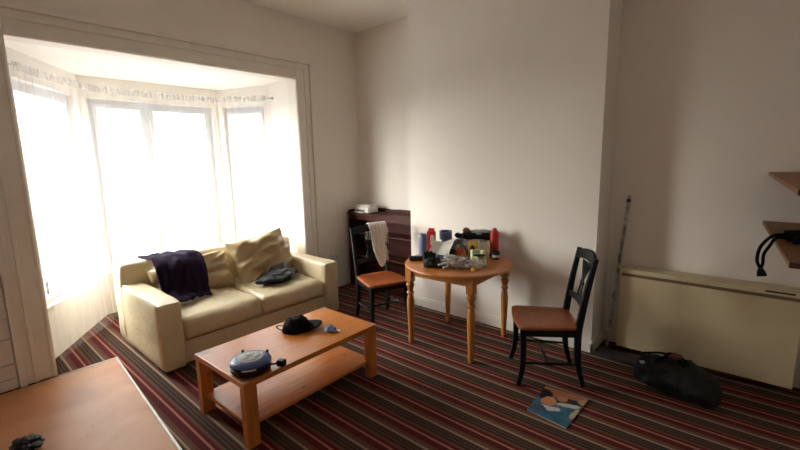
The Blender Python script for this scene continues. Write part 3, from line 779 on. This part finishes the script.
# ------------------------------------------------------------ storage heater
ht = thing('storage_heater', 'long cream storage heater against the wall in the right recess', 'heater', (-.285, 3.78, 0))
hw = .56
link('casing', boxm((-hw + .004, .006, .065), (hw - .004, .145, .695), .004, 2), M['heater'], ht)
link('front_panel', boxm((-hw, -.006, .045), (hw, .0055, .672), .003, 2), M['heater'], ht)
link('top_panel', boxm((-hw - .004, -.014, .698), (hw + .004, .150, .738), .006, 3), M['heater'], ht)
link('grille', boxm((-hw + .01, -.003, .673), (hw - .01, .004, .697)), M['heater_trim'], ht)
link('vent', boxm((hw - .20, -.0155, .716), (hw - .045, -.0135, .728)), M['dark'], ht)
for x in (-hw + .08, hw - .13): link('foot', boxm((x, .02, 0), (x + .05, .13, .065), .003, 1), M['dark'], ht)

# steel pole leaning in the corner
pole = thing('metal_pole', 'mottled metal pole with dark tip leaning in the corner by the heater', 'pole', (-.925, 3.80, 0))
tp = Vector((.075, .128, 1.34)); bs = Vector((0, 0, .0))
sweepb = sweep(bm_(), [bs + Vector((0, 0, .001)), bs.lerp(tp, .955)], .026, .012); link('shaft', sweepb, M['pole'], pole)
link('tip', sweep(bm_(), [bs.lerp(tp, .9545), bs.lerp(tp, .975)], .028, .014), M['darkgrey'], pole)
link('end_cap', sweep(bm_(), [bs.lerp(tp, .9752), tp], .022, .010), M['strip'], pole)
# dark flat offcut under the heater edge
o = link('dark_plank', boxm((-.22, -.075, 0), (.22, .075, .03), .004, 2), M['darkgrey'], None, (-.745, 3.62, 0), (0, 0, math.radians(-6)))
tag(o, 'flat dark plank on the carpet at the left foot of the heater', 'plank')

# duffel bag
bag = thing('holdall', 'black crumpled holdall lying on the carpet in front of the heater', 'bag', (-.345, 3.35, 0), math.radians(-14))
bag.scale = (.93, 1.1, 1.22)
def bagf():
    bm = bm_(); nu, nv = 36, 28; rings = []
    for i in range(nu + 1):
        u = i / nu; x = -.29 + .56 * u; e = max(0.0, 1 - abs(2 * u - 1) ** 5) ** .5
        sag = 1 - .22 * u - .1 * math.sin(u * 7)
        r = []
        for j in range(nv):
            a = 2 * PI * j / nv; c, s = math.cos(a), math.sin(a)
            k = 1 + .22 * fbm((x * 6, c * 1.2, s * 1.2), 1.2, 3) - .2 * abs(fbm((x * 6, c, s), 2.4, 9, 2))
            yy = .150 * (abs(c) ** .8) * (1 if c > 0 else -1) * k * (.35 + .65 * e); zz = .105 * sag * s * k * (.3 + .7 * e) + .105 * sag * (.3 + .7 * e) * .92
            r.append(bm.verts.new((x, yy, max(.001, zz))))
        rings.append(r)
    for a, b in zip(rings, rings[1:]):
        for k in range(nv): bm.faces.new((a[k], a[(k + 1) % nv], b[(k + 1) % nv], b[k]))
    bm.faces.new(rings[0][::-1]); bm.faces.new(rings[-1]); return bm
link('body', bagf(), M['bagfab'], bag, smooth=True)
for s in (-1, 1):
    p = catmull([(-.12, s * .10, .13), (-.11, s * .06, .18), (-.04, s * .03 + .01, .205), (.05, s * .03, .185), (.09, s * .08, .13)], 6)
    link('handle', tube(bm_(), p, .012, 8, flat=.35), M['black_fab'], bag, smooth=True)
link('zip_cover', tube(bm_(), catmull([(-.25, 0, .165), (-.1, .01, .20), (.05, 0, .185), (.22, -.01, .135)], 6), .014, 8, flat=.4), M['black_fab'], bag, smooth=True)
link('grip_tag', boxm((-.055, -.035, .198), (.015, .035, .218), .008, 3), M['bagred'], bag)
bm = blob(.03, .02, .008, 2); xf(bm, Matrix.Translation((-.20, -.09, .135))); link('buckle', bm, M['steel'], bag, smooth=True)

# magazine
mg = thing('magazine', 'glossy magazine with blue and orange cover on the carpet by the right chair', 'magazine', (-.925, 2.635, 0), math.radians(0))
bm = bm_(); prism(bm, [(-.133, -.175), (.132, -.205), (.140, .205), (-.150, .180)], .001, .006); link('pages', bm, M['white'], mg)
bm = bm_(); prism(bm, [(-.135, -.177), (.134, -.207), (.142, .207), (-.152, .182)], .0062, .0075); link('cover', bm, M['magazine'], mg)

# shelves on the right and strap bundle
def shelf(z, y0, x0, label):
    t = thing('wall_shelf', label, 'shelf', (RWX, RY, z), 0, 'brown wall shelves')
    d = lambda x, y: (x - RWX, y - RY)
    bm = bm_(); prism(bm, [d(.018, RY), d(x0, y0), d(RWX, y0), d(RWX, RY)], -.022, -.001); link('board', bm, M['shelf'], t)
    bm = bm_(); prism(bm, [d(x0 - .001, y0 - .012), d(RWX, y0 - .012), d(RWX, y0 - .0005), d(x0, y0 - .0005)], -.024, 0); link('front_edge', bm, M['shelf_edge'], t)
    for y in (y0 + .25, RY - .35):
        bm = bm_(); box(bm, (-.24, y - RY - .012, -.030), (-.003, y - RY + .012, -.0225)); box(bm, (-.011, y - RY - .012, -.22), (-.003, y - RY + .012, -.0301))
        link('bracket', bm, M['steel'], t)
    return t
shelf(1.54, 2.15, .10, 'upper brown shelf at the right edge above the heater, bare')
shelf(1.19, 2.50, .118, 'lower brown shelf at the right edge with a black strap trailing off it')
st = thing('strap_bundle', 'bundle of black cable and straps trailing off the lower wall shelf', 'cable', (.20, 3.08, 1.1895))
def T(name, pts, r, **kw): return link(name, tube(bm_(), catmull(pts, 6), r, 8, **kw), M['black_fab'], st, smooth=True)
for k in range(6):
    y = .06 - .035 * k; T('strap', [(-.10 + .012 * k, y, .019 + .022 * (k % 2)), (-.02, y - .01, .024 + .024 * (k % 2)), (.08, y + .02, .026), (.20, y, .02)], .018)
T('loop', [(-.06, .0, .040), (-.12, -.03, .038), (-.155, -.05, .015), (-.185, -.06, -.04), (-.19, -.06, -.11), (-.172, -.06, -.155)], .0085)
T('loop', [(-.05, -.05, .035), (-.12, -.06, .025), (-.145, -.07, -.02), (-.165, -.07, -.07), (-.165, -.065, -.12), (-.170, -.06, -.15)], .008)
link('connector', sweep(bm_(), [(-.172, -.06, -.15), (-.168, -.06, -.17), (-.162, -.06, -.195)], [.018, .036, .044], .03), M['black'], st)

# ------------------------------------------------------------ clutter on the dining table
Z = TZ + .001
def put(name, label, cat, x, y, bm, mat, rz=0, smooth=True, angle=40):
    o = link(name, bm, mat, None, (x, y, Z), (0, 0, rz), smooth=smooth, angle=angle); return tag(o, label, cat)
# blue grey roll standing upright at the left
r = thing('paper_roll', 'tall upright blue grey roll at the left of the cluttered round table', 'roll', (-2.37, 3.02, Z))
link('wrap', lathe(bm_(), [(.038, 0), (.040, .004), (.040, .226), (.038, .23)], 28), M['bluegrey'], r, smooth=True, angle=40)
link('core', lathe(bm_(), [(.022, .2305), (.022, .232)], 20), M['bluegrey_d'], r)
# red carton
r = thing('red_carton', 'small red and cream printed carton behind the tall blue roll', 'carton', (-2.385, 3.17, Z), math.radians(25))
link('box', boxm((-.04, -.025, 0), (.04, .025, .235), .003, 1), M['red'], r)
link('side_print', boxm((.0402, -.02, .03), (.0412, .02, .12), .0, 1), M['cream'], r)
link('print', boxm((-.005, -.0262, .10), (.033, -.0251, .20)), M['cream'], r)
link('flap', sweep(bm_(), [(0, .0, .2352), (0, .008, .262)], .06, .004), M['red'], r)
# tape roll on top of a box
r = thing('tin', 'dark tin standing under the wide blue grey tape roll', 'tin', (-2.31, 3.305, Z))
link('can', lathe(bm_(), [(.045, 0), (.046, .003), (.046, .142), (.044, .145)], 26), M['darkgrey'], r, smooth=True, angle=40)
link('rim', lathe(bm_(), [(.047, .138), (.0475, .142), (.0475, .1445), (.046, .1455)], 26), M['steel'], r, smooth=True, angle=40)
r = thing('tape_roll', 'wide blue grey roll of tape between the red carton and rolled dark tool', 'tape', (-2.31, 3.305, Z + .146))
def ring(r0, r1, h, seg=32):
    bm = bm_(); P4 = [(r0, 0), (r1, 0), (r1, h), (r0, h)]; rg = [[bm.verts.new((a * math.cos(2 * PI * k / seg), a * math.sin(2 * PI * k / seg), z)) for k in range(seg)] for a, z in P4]
    for i in range(4):
        for k in range(seg): bm.faces.new((rg[i][k], rg[i][(k + 1) % seg], rg[(i + 1) % 4][(k + 1) % seg], rg[(i + 1) % 4][k]))
    return bm
link('wrap', ring(.047, .062, .080), M['bluegrey'], r, smooth=True, angle=40)
link('core', ring(.042, .0468, .079), M['bluegrey_d'], r, smooth=True, angle=40)
# towel heap
put('grey_towel', 'grey crumpled towel in the middle back of the cluttered table', 'towel', -2.17, 3.40, blob(.12, .07, .085, 41, amp=.4, fold=.4, sub=5), M['towel'], .3)
# rolled dark bundle lying on a box
r = thing('rolled_bundle', 'dark grey rolled bundle lying on the clutter at the back of the table', 'bundle', (-2.05, 3.45, Z + .135), math.radians(20))
link('roll', tube(bm_(), [(-.13, .0, .045), (-.10, 0, .047), (.0, 0, .05), (.12, 0, .048), (.15, .0, .045)], [.030, .040, .038, .041, .032], 18), M['black_fab'], r, smooth=True, angle=60)
bm = blob(.15, .05, .030, 33, amp=.4, fold=.4, flatb=False); xf(bm, Matrix.Translation((.05, .02, .055))); link('wrap', bm, M['towel'], r, smooth=True)
bm = blob(.035, .03, .026, 34, amp=.3, fold=.3, flatb=False); xf(bm, Matrix.Translation((-.10, .0, .075))); link('knot', bm, M['brownp'], r, smooth=True)
bm = blob(.05, .035, .030, 36, amp=.5, fold=.4, flatb=False); xf(bm, Matrix.Translation((-.155, -.02, .02))); link('loose_end', bm, M['darkgrey'], r, smooth=True)
o = put('cardboard_box', 'brown cardboard box under the rolled bundle at the back of the table', 'box', -2.05, 3.455, boxm((-.09, -.05, 0), (.09, .05, .133), .003, 1), M['shelf'], math.radians(18), False)
# yellow packet and cream box
r = thing('yellow_packet', 'small upright yellow packet left of the cream box on the table', 'packet', (-2.02, 3.335, Z), math.radians(30))
link('pouch', rbox((-.042, -.02, 0), (.042, .02, .155), .012, .003, 2, 8), M['yellow'], r, smooth=True)
bm = bm_(); bmesh.ops.create_uvsphere(bm, u_segments=16, v_segments=8, radius=1); xf(bm, Matrix.Translation((-.005, -.0205, .08)) @ Matrix.Diagonal((.02, .003, .04, 1))); link('print', bm, M['brownp'], r, smooth=True)
r = thing('cream_box', 'cream cardboard box right of the yellow packet on the table', 'box', (-1.925, 3.37, Z), math.radians(34))
link('box', boxm((-.05, -.03, 0), (.05, .03, .155), .002, 1), M['cream'], r)
link('opening', boxm((-.035, -.022, .1552), (.035, .022, .1562)), M['darkgrey'], r)
# red canister
r = thing('canister', 'tall red canister with arched top at the right of the table', 'canister', (-1.865, 3.465, Z))
link('body', lathe(bm_(), [(.040, 0), (.042, .004), (.042, .215), (.038, .235), (.022, .255), (.018, .262), (.018, .272), (.012, .275)], 30), M['redcan'], r, smooth=True, angle=30)
link('base_band', lathe(bm_(), [(.0425, .004), (.0432, .006), (.0432, .034), (.0425, .036)], 30), M['darkgrey'], r, smooth=True, angle=30)
r = thing('cup', 'small dark cup with white band in front of the red canister', 'cup', (-1.80, 3.375, Z))
link('body', lathe(bm_(), [(.026, 0), (.032, .004), (.036, .07), (.036, .075), (.033, .075), (.030, .02)], 26), M['darkgrey'], r, smooth=True, angle=40)
link('band', lathe(bm_(), [(.0352, .022), (.0358, .023), (.0362, .042), (.0355, .043)], 26), M['white'], r, smooth=True, angle=40)
# green and food packets
def packet(w, h, t, seed): 
    b = pillow(w, h, t, seed, 14, .02); xf(b, Matrix.Rotation(math.radians(-90), 4, 'Y')); return b
r = thing('salad_bag', 'lime green and white food bag on the right half of the table', 'food bag', (-1.835, 3.12, Z), math.radians(30))
b = packet(.19, .15, .10, 5); xf(b, Matrix.Translation((0, 0, .052)) @ Matrix.Rotation(math.radians(35), 4, 'X')); 
for v in b.verts: v.co.z = max(.001, v.co.z)
link('pouch', b, M['green'], r, smooth=True)
bm = blob(.05, .018, .012, 12, amp=.4); xf(bm, Matrix.Translation((.01, -.035, .078))); link('print', bm, M['darkgrey'], r, smooth=True)
put('cream_wrapper', 'crumpled cream food wrapper at front right of the table clutter', 'wrapper', -1.80, 2.985, blob(.085, .07, .045, 52, amp=.5, fold=.6, sub=4, freq=4), M['white'], .5)
put('bread_roll', 'small brown round bun at the front right of the table', 'bread', -1.745, 2.90, blob(.024, .024, .018, 8, amp=.1), M['yellow'])
r = thing('plastic_bag', 'clear crumpled plastic bag at the front middle of the round table', 'bag', (-1.93, 2.90, Z), math.radians(40))
link('film', blob(.13, .085, .06, 61, amp=.6, fold=.8, freq=4.5, sub=4), M['film'], r, smooth=True)
put('brown_jar', 'small round brown jar behind the clear plastic bag', 'jar', -1.935, 3.055, lathe(bm_(), [(.022, 0), (.028, .01), (.030, .05), (.024, .068), (.022, .07), (.022, .082), (.018, .084)], 22), M['brownp'])
put('orange_packet', 'orange crumpled packet in the middle of the table', 'packet', -2.10, 3.235, blob(.06, .05, .05, 71, amp=.4, fold=.5), M['orange'])
# leaning white sheet
r = thing('paper_sheet', 'folded white paper sheet leaning on clutter at the left half of the table', 'paper', (-2.19, 3.03, Z), math.radians(33))
def pf(u, v):
    return Vector((-.10 + .19 * u + .05 * v, -.085 + .13 * v, .045 + .115 * v + .012 * u + .012 * abs(u - .45) * 4 + .008 * math.sin(v * 6)))
link('sheet', sheet(pf, 10, 10, .002), M['white'], r)
link('backing', sweep(bm_(), [(-.05, .03, 0), (-.05, .03, .135)], .03, .03), M['white'], r)
link('backing', sweep(bm_(), [(.07, .03, 0), (.07, .03, .128)], .03, .03), M['white'], r)
r = thing('coiled_cable', 'coil of black cable behind the white paper on the table', 'cable', (-2.16, 3.15, Z))
for k in range(4):
    p = [(.058 * math.cos(2 * PI * i / 20), .045 * math.sin(2 * PI * i / 20), .018 + .022 * k + .035 * math.sin(2 * PI * i / 20 + k)*.3 + .0) for i in range(21)]
    link('loop', tube(bm_(), p, .008, 8), M['black'], r, smooth=True)
put('purple_cloth', 'dark purple crumpled cloth between glove and plastic bag', 'cloth', -2.06, 2.855, blob(.085, .06, .055, 81, amp=.5, fold=.4), M['navy_p'], .3)
# glove
r = thing('work_glove', 'dark green work glove standing at the front left edge of table', 'glove', (-2.11, 2.775, Z), math.radians(35)); r.scale = (1.15, 1.15, 1.1)
link('palm', blob(.048, .036, .055, 91, amp=.25, fold=.2), M['glove'], r, smooth=True)
for k, (x, l) in enumerate(((-.032, .055), (-.011, .068), (.012, .062), (.032, .048))):
    link('finger', tube(bm_(), catmull([(x, -.01, .075), (x * 1.1, -.012, .075 + l * .6), (x * 1.15, -.03, .075 + l)], 4), [.013, .013, .013, .013, .013, .0125, .012, .010, .006], 10), M['glove'], r, smooth=True)
link('thumb', tube(bm_(), [(.035, -.01, .03), (.060, -.02, .045), (.068, -.026, .065)], [.013, .012, .007], 10), M['glove'], r, smooth=True)
put('blue_case', 'small dark blue spectacle case at the left edge of round table', 'case', -2.36, 2.90, rbox((-.065, -.03, 0), (.065, .03, .042), .014, 0, 0, 8), M['navy'], math.radians(35))
for x_, y_, s_ in ((-2.24, 3.13, 5), ):
    put('foil_ball', 'crumpled silver foil behind the white paper on the table', 'foil', -2.27, 3.16, blob(.05, .04, .06, 77, amp=.5, fold=.6), M['steel'])

# ------------------------------------------------------------ light
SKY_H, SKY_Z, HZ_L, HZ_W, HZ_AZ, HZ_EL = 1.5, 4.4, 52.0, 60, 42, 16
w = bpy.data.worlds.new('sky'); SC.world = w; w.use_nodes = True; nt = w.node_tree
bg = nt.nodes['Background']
tc = N(nt, 'ShaderNodeTexCoord'); sx = N(nt, 'ShaderNodeSeparateXYZ'); nt.links.new(tc.outputs['Generated'], sx.inputs[0])
# overcast sky: dull towards the horizon, brighter overhead
r = ramp(nt, [(.46, (1.4, 1.4, 1.4)), (.52, (SKY_H, SKY_H * 1.0, SKY_H * 1.02)), (.62, (SKY_Z, SKY_Z * 1.03, SKY_Z * 1.07)), (1, (SKY_Z, SKY_Z * 1.1, SKY_Z * 1.25))])
mr = N(nt, 'ShaderNodeMapRange'); mr.inputs['From Min'].default_value = -1; nt.links.new(sx.outputs['Z'], mr.inputs['Value'])
nt.links.new(mr.outputs[0], r.inputs['Fac'])
# low hazy sun as a broad glow, added out of view to light the room
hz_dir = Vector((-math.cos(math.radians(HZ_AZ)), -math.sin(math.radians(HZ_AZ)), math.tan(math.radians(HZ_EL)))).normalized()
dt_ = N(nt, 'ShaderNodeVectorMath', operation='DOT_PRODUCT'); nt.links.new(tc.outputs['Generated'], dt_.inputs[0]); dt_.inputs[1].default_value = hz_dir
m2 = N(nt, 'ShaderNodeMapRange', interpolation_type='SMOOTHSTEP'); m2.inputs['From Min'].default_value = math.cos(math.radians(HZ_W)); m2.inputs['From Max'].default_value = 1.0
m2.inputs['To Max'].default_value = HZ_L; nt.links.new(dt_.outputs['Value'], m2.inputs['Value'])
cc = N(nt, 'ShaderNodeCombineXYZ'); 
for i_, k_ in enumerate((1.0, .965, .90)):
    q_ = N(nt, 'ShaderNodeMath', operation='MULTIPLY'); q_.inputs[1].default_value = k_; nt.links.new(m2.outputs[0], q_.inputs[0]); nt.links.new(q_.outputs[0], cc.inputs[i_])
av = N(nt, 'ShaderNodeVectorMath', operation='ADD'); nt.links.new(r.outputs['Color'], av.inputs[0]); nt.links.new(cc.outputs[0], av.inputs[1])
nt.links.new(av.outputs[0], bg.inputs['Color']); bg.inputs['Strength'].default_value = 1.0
for (a, b) in units:
    L = bpy.data.lights.new('window_portal', 'AREA'); L.shape = 'RECTANGLE'; L.size = (b - a).length; L.size_y = WZ1 - WZ0; L.cycles.is_portal = True
    o = bpy.data.objects.new('window_portal', L); COL.objects.link(o)
    m = (a + b) / 2; n = off(a, b, 1.0).normalized(); m2 = m + n * .2
    o.location = (m2.x, m2.y, (WZ0 + WZ1) / 2); o.rotation_euler = Vector((-n.x, -n.y, 0)).to_track_quat('-Z', 'Z').to_euler()

# ------------------------------------------------------------ camera
cam = bpy.data.cameras.new('camera'); cam.sensor_width = 36; cam.lens = 414.36 * 36 / 800; cam.clip_start = .02
co = bpy.data.objects.new('camera', cam); COL.objects.link(co)
yaw, pit, rol = (math.radians(a) for a in (-41.323, 9.0265, -1.144))
f = Vector((math.sin(yaw) * math.cos(pit), math.cos(yaw) * math.cos(pit), -math.sin(pit)))
rt = Vector((math.cos(yaw), -math.sin(yaw), 0)); up = rt.cross(f)
r2 = rt * math.cos(rol) + up * math.sin(rol); u2 = -rt * math.sin(rol) + up * math.cos(rol)
co.matrix_world = Matrix(((r2.x, u2.x, -f.x, 0), (r2.y, u2.y, -f.y, 0), (r2.z, u2.z, -f.z, 1.68), (0, 0, 0, 1)))
SC.camera = co
SC.view_settings.view_transform = 'Standard'; SC.view_settings.look = 'None'; SC.view_settings.gamma = 1; SC.view_settings.exposure = 0
SC.view_settings.use_curve_mapping = False
SC.cycles.use_denoising = True; SC.cycles.max_bounces = 10; SC.cycles.diffuse_bounces = 6; SC.cycles.transparent_max_bounces = 16
SC.cycles.sample_clamp_indirect = 8; SC.cycles.caustics_reflective = False; SC.cycles.caustics_refractive = False
